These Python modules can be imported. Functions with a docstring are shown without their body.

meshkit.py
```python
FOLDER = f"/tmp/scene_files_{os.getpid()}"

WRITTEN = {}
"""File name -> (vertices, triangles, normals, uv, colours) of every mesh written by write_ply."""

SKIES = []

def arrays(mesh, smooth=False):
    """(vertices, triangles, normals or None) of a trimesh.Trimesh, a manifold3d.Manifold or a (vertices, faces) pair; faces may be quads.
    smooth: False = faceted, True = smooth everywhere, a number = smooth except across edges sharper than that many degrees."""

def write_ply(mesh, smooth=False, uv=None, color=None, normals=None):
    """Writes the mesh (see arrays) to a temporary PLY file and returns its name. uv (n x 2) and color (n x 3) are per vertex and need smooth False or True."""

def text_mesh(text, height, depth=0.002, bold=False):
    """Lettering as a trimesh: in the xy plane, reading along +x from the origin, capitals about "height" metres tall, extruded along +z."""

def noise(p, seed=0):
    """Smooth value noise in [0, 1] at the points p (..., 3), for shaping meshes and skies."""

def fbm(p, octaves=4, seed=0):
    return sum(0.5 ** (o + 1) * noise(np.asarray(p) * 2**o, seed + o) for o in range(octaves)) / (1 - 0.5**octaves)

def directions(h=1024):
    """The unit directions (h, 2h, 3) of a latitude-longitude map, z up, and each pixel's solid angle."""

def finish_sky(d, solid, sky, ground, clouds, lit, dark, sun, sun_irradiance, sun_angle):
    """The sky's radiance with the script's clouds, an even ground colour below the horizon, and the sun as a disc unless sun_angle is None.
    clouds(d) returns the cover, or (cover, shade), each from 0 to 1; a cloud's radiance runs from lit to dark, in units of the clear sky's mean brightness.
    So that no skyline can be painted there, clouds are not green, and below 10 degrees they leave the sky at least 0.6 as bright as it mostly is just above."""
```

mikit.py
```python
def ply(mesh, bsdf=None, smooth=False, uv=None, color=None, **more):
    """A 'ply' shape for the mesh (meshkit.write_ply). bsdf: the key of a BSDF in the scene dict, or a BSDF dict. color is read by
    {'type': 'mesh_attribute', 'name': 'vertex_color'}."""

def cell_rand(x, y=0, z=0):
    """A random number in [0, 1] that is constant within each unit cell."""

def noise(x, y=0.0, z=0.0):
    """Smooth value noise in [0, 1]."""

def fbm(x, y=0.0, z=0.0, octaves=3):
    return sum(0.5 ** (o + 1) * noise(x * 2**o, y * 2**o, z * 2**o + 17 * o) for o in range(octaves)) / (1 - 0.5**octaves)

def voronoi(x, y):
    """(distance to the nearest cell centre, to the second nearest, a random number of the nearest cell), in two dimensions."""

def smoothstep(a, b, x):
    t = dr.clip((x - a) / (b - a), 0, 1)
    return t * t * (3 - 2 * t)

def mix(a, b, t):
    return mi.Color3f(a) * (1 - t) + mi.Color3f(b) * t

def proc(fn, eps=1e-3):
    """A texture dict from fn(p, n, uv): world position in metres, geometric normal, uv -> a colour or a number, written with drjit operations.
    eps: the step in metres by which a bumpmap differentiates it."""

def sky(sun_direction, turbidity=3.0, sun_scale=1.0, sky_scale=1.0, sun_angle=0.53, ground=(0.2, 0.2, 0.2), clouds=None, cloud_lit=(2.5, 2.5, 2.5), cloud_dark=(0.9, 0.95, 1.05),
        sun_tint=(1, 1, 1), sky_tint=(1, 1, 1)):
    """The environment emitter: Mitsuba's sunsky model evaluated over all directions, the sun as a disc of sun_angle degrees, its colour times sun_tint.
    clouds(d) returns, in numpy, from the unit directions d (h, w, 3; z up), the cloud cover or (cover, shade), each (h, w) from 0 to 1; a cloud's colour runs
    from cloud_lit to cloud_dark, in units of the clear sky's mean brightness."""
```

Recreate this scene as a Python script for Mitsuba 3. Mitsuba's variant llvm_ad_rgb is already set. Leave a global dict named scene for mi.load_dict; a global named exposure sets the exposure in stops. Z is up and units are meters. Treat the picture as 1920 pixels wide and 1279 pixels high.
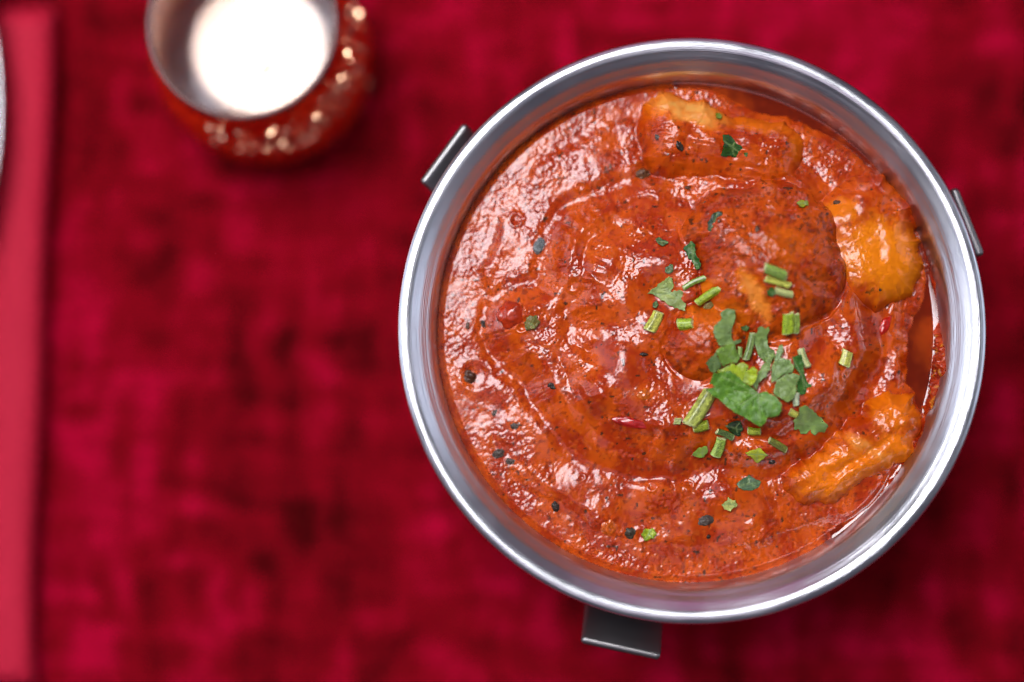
import math, random
import numpy as np, trimesh, shapely, manifold3d
from scipy import ndimage
import drjit as dr, mitsuba as mi
import mikit, meshkit
from mikit import proc, noise, fbm, voronoi, smoothstep, mix

T = mi.ScalarTransform4f
scene, labels = {}, {}
rng = np.random.default_rng(7)

# ------------------------------------------------------------------ camera, light, exposure
RIM = 0.083                                   # height of the bowl's rim above the cloth
CAM = np.array([-0.0403, -0.0232, RIM + 0.380])
AIM = np.array([-0.0428, -0.0031, RIM])
FOV = 35.45
scene['camera'] = {'type': 'thinlens', 'fov': FOV, 'fov_axis': 'x', 'aperture_radius': 0.0140, 'focus_distance': 0.3845,
                   'near_clip': 0.01, 'far_clip': 20.0, 'to_world': T().look_at(CAM.tolist(), AIM.tolist(), [0, 1, 0])}
exposure = 0.0


def lamp(key, pos, target, sx, sy, rgb, label, cat):
    scene[key] = {'type': 'rectangle', 'to_world': T().look_at(list(pos), list(target), [0, 1, 0.01]) @ T().scale([sx / 2, sy / 2, 1]),
                  'emitter': {'type': 'area', 'radiance': {'type': 'rgb', 'value': list(rgb)}}}
    labels[key] = {'label': label, 'category': cat}


lamp('ceiling_lamp', (-0.235, 0.225, 0.83), (0, 0, 0.07), 0.44, 0.42, (17.6, 17.5, 18.4), 'large white lamp shade hanging above the left of the table', 'lamp')
lamp('ceiling_lamp_001', (-0.10, -0.42, 1.05), (0, 0, 0.06), 0.60, 0.36, (0.95, 0.8, 1.0), 'dimmer pinkish lamp shade hanging above the near side of the table', 'lamp')
lamp('side_window', (1.9, 0.25, 0.75), (0, 0, 0.07), 1.5, 1.3, (1.2, 1.3, 1.6), 'pale window far to the right of the table', 'window')
lamp('side_window_001', (-1.9, 0.2, 0.85), (0, 0, 0.07), 1.6, 1.4, (1.5, 1.6, 1.95), 'bluish window far to the left of the table', 'window')
lamp('wall_lamp', (0.1, 1.9, 0.75), (0, 0, 0.07), 1.6, 1.0, (0.55, 0.18, 0.36), 'dim pink wall lamp beyond the far side of the table', 'lamp')
scene['room_light'] = {'type': 'constant', 'radiance': {'type': 'rgb', 'value': [0.062, 0.066, 0.09]}}

# ------------------------------------------------------------------ helpers
_f = (AIM - CAM) / np.linalg.norm(AIM - CAM)
_r = np.cross(_f, [0, 1, 0]); _r /= np.linalg.norm(_r)
_u = np.cross(_r, _f)
_FP = 960 / math.tan(math.radians(FOV / 2))


def at(x, y, z):
    """Where the plan's point (x, y) of a 1920 x 1279 drawing lies on the level z."""
    x, y = np.asarray(x, float), np.asarray(y, float)
    d = _f + ((x - 960) / _FP)[..., None] * _r - ((y - 639.5) / _FP)[..., None] * _u
    t = (np.asarray(z) - CAM[2]) / d[..., 2]
    return CAM + d * t[..., None]


def add(key, mesh, bsdf, smooth=30, color=None, **more):
    base, n = key, 0
    while key in scene:
        n += 1
        key = f'{base}_{n:03d}'
    scene[key] = mikit.ply(mesh, bsdf, smooth=smooth, color=color, **more)
    return key


def name_for(base):
    key, n = base, 0
    while key in labels:
        n += 1
        key = f'{base}_{n:03d}'
    return key


def tag(key, label, cat, group=None):
    labels[key] = {'label': label, 'category': cat}
    if group: labels[key]['group'] = group


def spline(pts, n=8):
    """Catmull-Rom through the points of a profile."""
    p = np.asarray(pts, float)
    q = np.vstack([2 * p[0] - p[1], p, 2 * p[-1] - p[-2]])
    out = []
    for i in range(1, len(q) - 2):
        t = np.linspace(0, 1, n, endpoint=False)[:, None]
        a, b, c, d = q[i - 1], q[i], q[i + 1], q[i + 2]
        out.append(0.5 * (2 * b + (c - a) * t + (2 * a - 5 * b + 4 * c - d) * t**2 + (3 * b - a - 3 * c + d) * t**3))
    return np.vstack(out + [p[-1:]])


def lathe(pts, sections=256, centre=(0, 0, 0)):
    p = np.asarray(pts, float)
    a = np.arange(sections) * 2 * np.pi / sections
    v = np.stack([p[:, 0, None] * np.cos(a), p[:, 0, None] * np.sin(a), np.repeat(p[:, 1, None], sections, 1)], -1).reshape(-1, 3) + np.asarray(centre)
    i, j = np.meshgrid(np.arange(len(p) - 1), np.arange(sections), indexing='ij')
    q = np.stack([i * sections + j, i * sections + (j + 1) % sections, (i + 1) * sections + (j + 1) % sections, (i + 1) * sections + j], -1).reshape(-1, 4)
    return trimesh.Trimesh(v, np.vstack([q[:, [0, 1, 2]], q[:, [0, 2, 3]]]), process=False)


def hull(points, radius, n=10):
    m = manifold3d.Manifold.batch_hull([manifold3d.Manifold.sphere(radius, n).translate(tuple(p)) for p in points])
    return m


VC = {'type': 'mesh_attribute', 'name': 'vertex_color'}

# ------------------------------------------------------------------ materials
def cloth_color(p, n, uv):
    x, y = p.x, p.y
    wx, wy = x + 0.012 * (fbm(x * 35, y * 35, 3.0) - 0.5), y + 0.012 * (fbm(x * 35, y * 35, 9.0) - 0.5)
    a = fbm(wx * 150, wy * 56, 1.0, 4)          # patches brushed along the cloth
    b = fbm(wx * 60, wy * 170, 5.0, 4)         # and across it
    c = fbm(x * 18, y * 15, 7.0, 2)
    w = noise(x * 330, y * 70, 1.0) + noise(x * 60, y * 330, 2.0) - 1.0 + 0.5 * (noise(x * 700, y * 160, 3.0) + noise(x * 160, y * 700, 4.0) - 1.0)       # nap pressed along the threads
    m = smoothstep(0.09, 0.92, 0.40 * a + 0.34 * b + 0.26 * c + 0.085 * w + 0.06 * (noise(x * 420, y * 420) - 0.5))
    return mix(mix((0.036, 0.0002, 0.0005), (0.165, 0.0005, 0.0050), smoothstep(0.0, 0.55, m)), (0.37, 0.0009, 0.026), smoothstep(0.45, 1.0, m))


def cloth_bump(p, n, uv):
    return fbm(p.x * 70, p.y * 55, 2.0, 3) + 0.08 * noise(p.x * 1500, p.y * 1500)


scene['velvet'] = {'type': 'bumpmap', 'arbitrary': proc(cloth_bump, 4e-4), 'scale': 0.0025,
                   'bsdf': {'type': 'twosided', 'bsdf': {'type': 'principled', 'base_color': proc(cloth_color), 'roughness': 0.9, 'specular': 0.04, 'sheen': 0.15, 'sheen_tint': 1.0}}}


def steel_bump(p, n, uv):
    r = dr.sqrt(p.x * p.x + p.y * p.y)
    a = dr.atan2(p.y, p.x)
    return noise(r * 5200, p.z * 5200, a * 2.0) + 0.6 * noise(r * 1700, p.z * 1700, a * 1.1) + 0.9 * noise(a * 26, p.z * 1300, r * 1300)


def steel_rough(p, n, uv):
    return 0.21 + 0.22 * fbm(p.x * 120, p.y * 120, p.z * 120)


scene['steel'] = {'type': 'bumpmap', 'arbitrary': proc(steel_bump, 6e-5), 'scale': 0.000028,
                  'bsdf': {'type': 'twosided', 'bsdf': {'type': 'principled', 'base_color': {'type': 'rgb', 'value': [0.60, 0.60, 0.63]}, 'metallic': 1.0, 'roughness': proc(steel_rough)}}}
scene['dull_steel'] = {'type': 'twosided', 'bsdf': {'type': 'principled', 'base_color': {'type': 'rgb', 'value': [0.22, 0.21, 0.21]}, 'metallic': 1.0, 'roughness': 0.42}}
scene['rim_metal'] = {'type': 'twosided', 'bsdf': {'type': 'principled', 'base_color': {'type': 'rgb', 'value': [0.16, 0.10, 0.10]}, 'metallic': 1.0, 'roughness': 0.5}}
scene['silver'] = {'type': 'twosided', 'bsdf': {'type': 'principled', 'base_color': proc(lambda p, n, uv: mix((0.34, 0.33, 0.36), (0.66, 0.66, 0.72), smoothstep(0.3, 0.7, fbm(p.x * 160, p.y * 160, p.z * 160)))),
                                                'metallic': 0.45, 'roughness': 0.4}}


VS = 1.035


def red_glass_color(p, n, uv):
    m = smoothstep(0.35, 0.7, fbm(p.x * 230, p.y * 230, p.z * 230))
    return mix((0.42, 0.002, 0.002), (0.66, 0.032, 0.005), m)


scene['red_gloss'] = {'type': 'bumpmap', 'arbitrary': proc(lambda p, n, uv: fbm(p.x * 500, p.y * 500, p.z * 500, 2), 2e-4), 'scale': 0.0007,
                      'bsdf': {'type': 'twosided', 'bsdf': {'type': 'principled', 'base_color': proc(red_glass_color), 'metallic': 0.1, 'roughness': 0.20}}}
scene['red_glow'] = {'type': 'principledthin', 'base_color': proc(red_glass_color), 'roughness': 0.4, 'diff_trans': 1.7, 'eta': 1.5}
scene['red_glass'] = {'type': 'blendbsdf', 'weight': 0.55, 'a': {'type': 'ref', 'id': 'red_gloss'}, 'b': {'type': 'ref', 'id': 'red_glow'}}
scene['thin_silver'] = {'type': 'blendbsdf', 'weight': 0.45, 'a': {'type': 'ref', 'id': 'silver'}, 'b': {'type': 'principledthin', 'base_color': {'type': 'rgb', 'value': [0.75, 0.72, 0.72]}, 'roughness': 0.5, 'diff_trans': 1.6, 'eta': 1.4}}
scene['gold_glitter'] = {'type': 'twosided', 'bsdf': {'type': 'principled', 'base_color': {'type': 'rgb', 'value': [0.85, 0.55, 0.34]}, 'metallic': 1.0, 'roughness': 0.12}}
scene['wax'] = {'type': 'principled', 'base_color': {'type': 'rgb', 'value': [0.86, 0.84, 0.80]}, 'roughness': 0.5, 'specular': 0.4}
scene['soot'] = {'type': 'principled', 'base_color': {'type': 'rgb', 'value': [0.10, 0.05, 0.03]}, 'roughness': 0.8}
scene['porcelain'] = {'type': 'twosided', 'bsdf': {'type': 'principled', 'base_color': {'type': 'rgb', 'value': [0.88, 0.88, 0.90]}, 'roughness': 0.3, 'specular': 0.5}}


def napkin_color(p, n, uv):
    m = 0.5 * fbm(p.x * 60, p.y * 40, p.z * 60) + 0.5 * noise(p.x * 1400, p.y * 1400)
    return mix((0.34, 0.006, 0.024), (0.43, 0.010, 0.036), m)


scene['napkin_paper'] = {'type': 'bumpmap', 'arbitrary': proc(lambda p, n, uv: fbm(p.x * 90, p.y * 50, 3.0, 2) + 0.1 * noise(p.x * 1800, p.y * 1800), 2e-4), 'scale': 0.0008,
                         'bsdf': {'type': 'twosided', 'bsdf': {'type': 'principled', 'base_color': proc(napkin_color), 'roughness': 0.7, 'specular': 0.15}}}
scene['sauce'] = {'type': 'principled', 'base_color': VC, 'roughness': 0.215, 'specular': 0.50}
scene['meat'] = {'type': 'principled', 'base_color': VC, 'roughness': 0.24, 'specular': 0.36}
scene['coated_meat'] = {'type': 'principled', 'base_color': VC, 'roughness': 0.29, 'specular': 0.26}
scene['oil'] = {'type': 'twosided', 'bsdf': {'type': 'principled', 'base_color': proc(lambda p, n, uv: mix((0.095, 0.0065, 0.0006), (0.20, 0.022, 0.0013), smoothstep(0.35, 0.75, fbm(p.x * 170, p.y * 170, 4.0)))),
                                             'roughness': 0.06, 'specular': 0.6}}
scene['leaf'] = {'type': 'bumpmap', 'arbitrary': proc(lambda p, n, uv: fbm(p.x * 900, p.y * 900, 1.0, 2) + 0.5 * dr.abs(noise(p.x * 1500, p.y * 1500, 4.0) - 0.5), 1e-4), 'scale': 0.00025,
                 'bsdf': {'type': 'twosided', 'bsdf': {'type': 'principled', 'base_color': VC, 'roughness': 0.45, 'specular': 0.32}}}
scene['stem'] = {'type': 'principled', 'base_color': VC, 'roughness': 0.34, 'specular': 0.5}
scene['spice'] = {'type': 'bumpmap', 'arbitrary': proc(lambda p, n, uv: fbm(p.x * 1800, p.y * 1800, p.z * 1800, 2), 1e-4), 'scale': 0.0003,
                  'bsdf': {'type': 'principled', 'base_color': VC, 'roughness': 0.42, 'specular': 0.25}}
scene['tomato'] = {'type': 'principled', 'base_color': VC, 'roughness': 0.2, 'specular': 0.55}

# ------------------------------------------------------------------ the setting: velvet cloth
g = np.linspace(-0.75, 0.75, 151)
X, Y = np.meshgrid(g, g, indexing='ij')
Z = 0.0012 * (meshkit.fbm(np.stack([X * 14, Y * 11, X * 0], -1), 3, 3) - 0.5) - 0.0012
n_ = len(g)
i, j = np.meshgrid(np.arange(n_ - 1), np.arange(n_ - 1), indexing='ij')
quad = np.stack([i * n_ + j, (i + 1) * n_ + j, (i + 1) * n_ + j + 1, i * n_ + j + 1], -1).reshape(-1, 4)
add('tablecloth', (np.stack([X, Y, Z], -1).reshape(-1, 3), quad), 'velvet', smooth=True)
labels['tablecloth'] = {'label': 'crimson crushed velvet cloth covering the table', 'kind': 'structure'}

# ------------------------------------------------------------------ the steel bowl
LIFT = 0.015
lip = spline([(0.0664, 0.0670), (0.0669, 0.06735), (0.0677, 0.06765), (0.0686, 0.0677), (0.0695, 0.0674), (0.07005, 0.0667), (0.0699, 0.0658), (0.0690, 0.0652)], 6)
inner = spline([(0.0, 0.004), (0.030, 0.0041), (0.046, 0.0065), (0.0555, 0.0155), (0.0597, 0.034), (0.0606, 0.047), (0.0612, 0.0545), (0.0616, 0.0600), (0.0622, 0.0628), (0.0637, 0.0646), (0.0650, 0.0660), (0.0664, 0.0670)], 8)
outer = spline([(0.0690, 0.0652), (0.0683, 0.060), (0.0674, 0.047), (0.0652, 0.030), (0.0610, 0.012), (0.052, -0.002), (0.042, -0.0105), (0.0405, -0.013), (0.0425, -0.0145), (0.0415, -0.0150), (0.0, -0.0146)], 6)
add('serving_bowl__inner_wall', lathe(inner, 320, (0, 0, LIFT)), 'steel', smooth=True)
add('serving_bowl__rim', lathe(lip, 320, (0, 0, LIFT)), 'steel', smooth=True)
add('serving_bowl__outer_wall', lathe(outer, 200, (0, 0, LIFT)), 'steel', smooth=True)
tag('serving_bowl', 'round brushed steel bowl of orange red curry standing on red velvet', 'bowl')


def lug(px, py, z_top, half, width_px, rise, lean):
    """A bent strip: out from the wall low down, then up and outwards to a free edge."""
    c = at(px, py, z_top)
    ang = math.atan2(c[1], c[0])
    R = math.hypot(c[0], c[1])
    path = np.array([(0.0655, z_top - rise - 0.002), (0.0680, z_top - rise - 0.002), (R - lean * 0.75, z_top - rise * 0.75), (R - 0.001, z_top - 0.0015), (R, z_top)])
    pieces = []
    for a, b in zip(path[:-1], path[1:]):
        pts = [(q[0], s * (half - 0.0009), q[1]) for q in (a, b) for s in (-1, 1)]
        pieces.append(hull(pts, width_px, 12))
    m = pieces[0]
    for p in pieces[1:]: m = m + p
    return m.rotate((0, 0, math.degrees(ang)))


for px, py, half in ((1164, 1214, 0.0097), (834, 290, 0.0090), (1813, 417, 0.0088)):
    add('serving_bowl__lug', lug(px, py, 0.0705, half, 0.0011, 0.016, 0.010), 'dull_steel', smooth=35)

# ------------------------------------------------------------------ the curry: one height field in millimetres, shared by sauce, oil and pieces
STEP = 0.0002
gx = np.arange(-0.0650, 0.0650 + STEP / 2, STEP)
GX, GY = np.meshgrid(gx, gx, indexing='ij')
o_, ex, ey = at(0, 0, 0.077), at(1000, 0, 0.077), at(0, 1000, 0.077)
Mi = np.linalg.inv(np.stack([(ex - o_)[:2], (ey - o_)[:2]], 1) / 1000)
UV = np.stack([GX - o_[0], GY - o_[1]], -1) @ Mi.T
U, V = UV[..., 0], UV[..., 1]                    # plan coordinates of every grid point
RR = np.hypot(GX, GY)
P3 = np.stack([GX, GY, GX * 0], -1)
N = lambda mm, o=3, s=0: meshkit.fbm(P3 * (1000 / mm), o, s) - 0.5


def G(mm, seed):
    """Even-tempered random relief of one grain size, deviation 1."""
    w = ndimage.gaussian_filter(np.random.default_rng(seed).standard_normal(GX.shape).astype(np.float32), mm / 1000 / STEP)
    return w / w.std()


def sstep(a, b, x):
    t = np.clip((x - a) / (b - a), 0, 1)
    return t * t * (3 - 2 * t)


def smax(a, b, k):
    h = np.clip(0.5 + 0.5 * (a - b) / k, 0, 1)
    return b * (1 - h) + a * h + k * h * (1 - h)


W1, W2 = N(7, 3, 11) * 40, N(7, 3, 12) * 40
W3, W4 = N(2.2, 2, 13) * 14, N(2.2, 2, 14) * 14


def inside(poly, warp=1.0):
    """Signed distance in plan units, positive inside the outline."""
    poly = shapely.Polygon(spline(list(poly) + [poly[0]], 5))
    m = shapely.contains_xy(poly, U + warp * (W1 + W3), V + warp * (W2 + W4))
    px = 1000 * STEP / 0.132
    return (ndimage.distance_transform_edt(m) - ndimage.distance_transform_edt(~m)) * px


def lump(cx, cy, rx, ry, rot, zc, hz, p=2.0, warp=0.35):
    c, s = math.cos(math.radians(rot)), math.sin(math.radians(rot))
    du, dv = U + warp * W1 - cx, V + warp * W2 - cy
    a, b = (du * c + dv * s) / rx, (-du * s + dv * c) / ry
    d = (np.abs(a)**p + np.abs(b)**p)**(1 / p)
    return np.where(d < 1, zc + hz * np.sqrt(np.maximum(1 - d**2, 0)), zc - (d - 1) * 40)


T1 = [(1330, 205), (1200, 222), (1080, 260), (985, 330), (928, 420), (905, 500), (908, 580), (906, 640), (925, 720), (940, 800), (1000, 900), (1100, 980), (1240, 1020), (1400, 1010), (1500, 980), (1640, 900), (1640, 300)]
T2 = [(1400, 330), (1330, 335), (1220, 350), (1110, 395), (1048, 455), (1034, 530), (1000, 566), (952, 576), (938, 620), (960, 668), (1000, 706), (1022, 760), (1070, 820), (1140, 858), (1240, 868), (1330, 850), (1420, 860), (1540, 800), (1620, 600), (1500, 350)]
T3 = [(1340, 390), (1230, 405), (1150, 445), (1105, 510), (1078, 570), (1090, 640), (1080, 700), (1110, 770), (1170, 815), (1260, 822), (1350, 800), (1500, 760), (1600, 640), (1500, 420)]
T4 = [(1300, 930), (1240, 905), (1180, 905), (1100, 880), (1030, 830), (980, 760), (960, 720), (930, 700), (900, 760), (960, 880), (1060, 965), (1200, 1010), (1320, 1000), (1420, 960), (1380, 900)]
OILP = [(1320, 140), (1400, 196), (1490, 226), (1545, 262), (1605, 300), (1665, 340), (1720, 430), (1726, 520), (1690, 600), (1672, 690), (1700, 760), (1706, 870), (1650, 930), (1590, 980), (1660, 1000), (1840, 800), (1860, 520), (1700, 220), (1500, 110)]

S = np.full_like(U, 71.8)
AMT = (0.85 + 2.2 * N(16, 2, 81)).clip(0.1, 1.5)
S += AMT * 1.25 * sstep(-13, 11, inside(T1, 0.8))
I2, I3 = inside(T2, 0.6), inside(T3, 0.8)
S += 3.2 * (0.5 + 0.5 * AMT) * sstep(-24, 24, I2) - 0.7 * np.exp(-((I2 + 34) / 14)**2) + 0.5 * np.exp(-((I2 - 34) / 16)**2)
S += 0.9 * AMT * sstep(-10, 12, I2 - 48 + 26 * N(8, 2, 92))
S += 2.9 * (0.4 + 0.6 * AMT) * sstep(-26, 26, I3) - 0.6 * np.exp(-((I3 + 34) / 14)**2)
S += 1.0 * AMT * sstep(-14, 12, inside(T4, 0.8))
dome = np.clip(1 - np.hypot((U - 1400) / 460, (V - 590) / 430), 0, 1)
S += 1.9 * dome
S -= 3.0 * sstep(-15, 45, inside(OILP, 0.6))
S -= 1.3 * sstep(0.0592, 0.0617, RR)             # rounded edge along the wall
# small folds, pimples and pits of the gravy
S += 0.28 * N(6.0, 2, 21) + 0.075 * G(2.6, 22) + 0.022 * G(1.1, 23)
for k in range(420):
    a, r0 = rng.uniform(0, 2 * np.pi), 0.062 * math.sqrt(rng.uniform(0, 1))
    cx, cy, rad, amp = r0 * math.cos(a), r0 * math.sin(a), rng.uniform(0.0003, 0.0010), rng.uniform(-0.16, 0.26)
    i0, i1 = np.searchsorted(gx, [cx - 3 * rad, cx + 3 * rad]); j0, j1 = np.searchsorted(gx, [cy - 3 * rad, cy + 3 * rad])
    S[i0:i1, j0:j1] += amp * rad * 1000 * np.exp(-((GX[i0:i1, j0:j1] - cx)**2 + (GY[i0:i1, j0:j1] - cy)**2) / rad**2)
for k in range(18):                               # small burst bubbles, each a pit with a raised ring
    a, r0 = rng.uniform(1.9, 5.2), rng.uniform(0.02, 0.061)
    cx, cy, rad = r0 * math.cos(a), r0 * math.sin(a), rng.uniform(0.0006, 0.0017)
    i0, i1 = np.searchsorted(gx, [cx - 3 * rad, cx + 3 * rad]); j0, j1 = np.searchsorted(gx, [cy - 3 * rad, cy + 3 * rad])
    d = np.hypot(GX[i0:i1, j0:j1] - cx, (GY[i0:i1, j0:j1] - cy) * rng.uniform(0.8, 1.3)) / rad
    S[i0:i1, j0:j1] += rad * 1000 * (0.16 * np.exp(-((d - 1) / 0.35)**2) - 0.16 * np.exp(-(d / 0.7)**2))
for bx, by, br, bh in ((962, 588, 34, 0.9), (958, 448, 42, 0.5), (975, 512, 26, 0.5), (1060, 690, 34, 0.5), (1070, 520, 36, 0.5), (1150, 585, 40, 0.4), (935, 650, 22, -0.3), (1005, 300, 60, 0.3), (1130, 960, 40, 0.4), (1205, 900, 60, 0.4), (1400, 1000, 50, 0.4)):
    S += bh * np.exp(-((U - bx)**2 + (V - by)**2) / br**2)
for bx, by in ((880, 705), (1207, 326)):         # dimples round the peppercorns
    d = np.hypot(U - bx, V - by)
    S += -0.5 * np.exp(-(d / 20)**2) + 0.35 * np.exp(-((d - 30) / 9)**2)

grain = (0.026 * G(0.45, 31) + 0.030 * G(0.22, 32)) * (0.85 + 2.6 * N(7, 2, 33)).clip(0.25, 1.7)

def slab(poly, top, w, warp=0.5):
    """A cut chunk: flat-topped with a rounded shoulder w wide."""
    d = inside(poly, warp)
    t = np.clip(d / w, 0, 1)
    return np.where(d > 0, top - 9 + 9 * np.sqrt(1 - (1 - t)**2 + 1e-9), top - 9 + d * 0.25)


def fibres(deg, long_mm, thin_mm, seed):
    c, s_ = math.cos(math.radians(deg)), math.sin(math.radians(deg))
    a, b = GX * c + GY * s_ + W1 * 2e-5, -GX * s_ + GY * c + W2 * 2e-5
    return meshkit.fbm(np.stack([a * 1000 / long_mm, b * 1000 / thin_mm, a * 0], -1), 2, seed) - 0.5


PA = smax(lump(1425, 500, 146, 158, 12, 74.4, 14.8, 2.1, 0.9), lump(1308, 642, 90, 80, -25, 74.2, 11.4, 2.2, 0.6), 2.2)
PA = smax(PA, lump(1345, 440, 90, 75, -30, 74.0, 11.6, 2.2, 0.9), 1.4)
PA -= 1.3 * np.exp(-(((U - 1392) * 0.75 + (V - 575) * -0.35) / 18)**2 - ((V - 590) / 70)**2)
PA += 1.5 * N(7, 2, 41) + 0.12 * G(1.4, 42) + 0.055 * G(0.5, 421) + 0.042 * G(0.22, 422)
PB = slab([(1212, 176), (1258, 160), (1300, 170), (1360, 204), (1430, 214), (1502, 238), (1507, 300), (1490, 356), (1440, 376), (1380, 368), (1300, 348), (1235, 332), (1195, 290), (1192, 220)], 78.8, 85, 0.8)
PB += -1.6 * sstep(250, 170, V - 0.2 * (U - 1350)) + 1.6 * N(6, 3, 43) + 0.10 * G(1.2, 44) + 0.35 * fibres(-10, 5, 0.9, 441)
PC = slab([(1556, 350), (1606, 322), (1660, 335), (1700, 395), (1716, 470), (1704, 530), (1665, 572), (1610, 592), (1550, 566), (1512, 500), (1498, 430), (1516, 380)], 79.8, 75, 0.8)
PC += 1.6 * N(7, 3, 45) + 0.07 * G(1.2, 46) + 0.6 * N(3, 2, 461) * sstep(480, 400, V)
PD = slab([(1660, 722), (1694, 738), (1702, 800), (1692, 862), (1655, 884), (1610, 910), (1560, 938), (1500, 945), (1452, 930), (1446, 888), (1505, 836), (1550, 804), (1590, 776), (1622, 730)], 78.0, 44, 0.9)
PD -= 1.0 * np.exp(-((0.5 * (U - 1585) + 0.86 * (V - 858)) / 8)**2 - ((U - 1585) / 50)**2)
PD += 1.9 * N(5, 3, 47) + 0.12 * G(1.1, 48) + 0.32 * fibres(32, 2.6, 0.9, 482) + 0.03 * G(0.4, 481)
PIECES = {'a': PA, 'b': PB, 'c': PC, 'd': PD}
COAT = {'a': 0.55 + 0.9 * np.exp(-(((U - 1260) / 90)**2 + ((V - 690) / 70)**2)), 'b': 0.30 + 1.2 * sstep(250, 190, V - 0.18 * (U - 1350)) + 0.9 * sstep(1465, 1500, U),
        'c': 0.30 + 1.0 * sstep(1600, 1690, U), 'd': 0.32 + 0.7 * sstep(1560, 1680, U) + 0.5 * sstep(860, 920, V)}
gap = PA - S
S -= (0.45 + 1.6 * N(9, 2, 91)).clip(0, 1) * np.exp(-((gap + 1.6) / 1.5)**2)           # crevice round the middle chunk
for k_, d_ in COAT.items():
    S = smax(S, PIECES[k_] - d_, 1.1)
S_all = S + grain
TOP = S_all.copy()
for k_ in PIECES:
    PIECES[k_] = PIECES[k_] + grain
    TOP = np.maximum(TOP, PIECES[k_])
OIL = smax(np.full_like(U, 71.2), TOP - 0.9, 1.3) + 0.75 * np.exp(-(0.0615 - RR) / 0.0020)
TOP2 = np.maximum(TOP, OIL)
SMOOTH = ndimage.gaussian_filter(TOP2, 6)


def sample(F, x, y):
    return ndimage.map_coordinates(F, [np.atleast_1d((np.asarray(x) - gx[0]) / STEP), np.atleast_1d((np.asarray(y) - gx[0]) / STEP)], order=1, mode='nearest')


def ground(px, py, F=None):
    """The point of the curry's surface under the plan's (px, py)."""
    z = 0.077
    for _ in range(4):
        q = at(px, py, z)
        z = float(sample(SMOOTH if F is None else F, q[0], q[1])[0]) / 1000
    return at(px, py, z)


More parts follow.
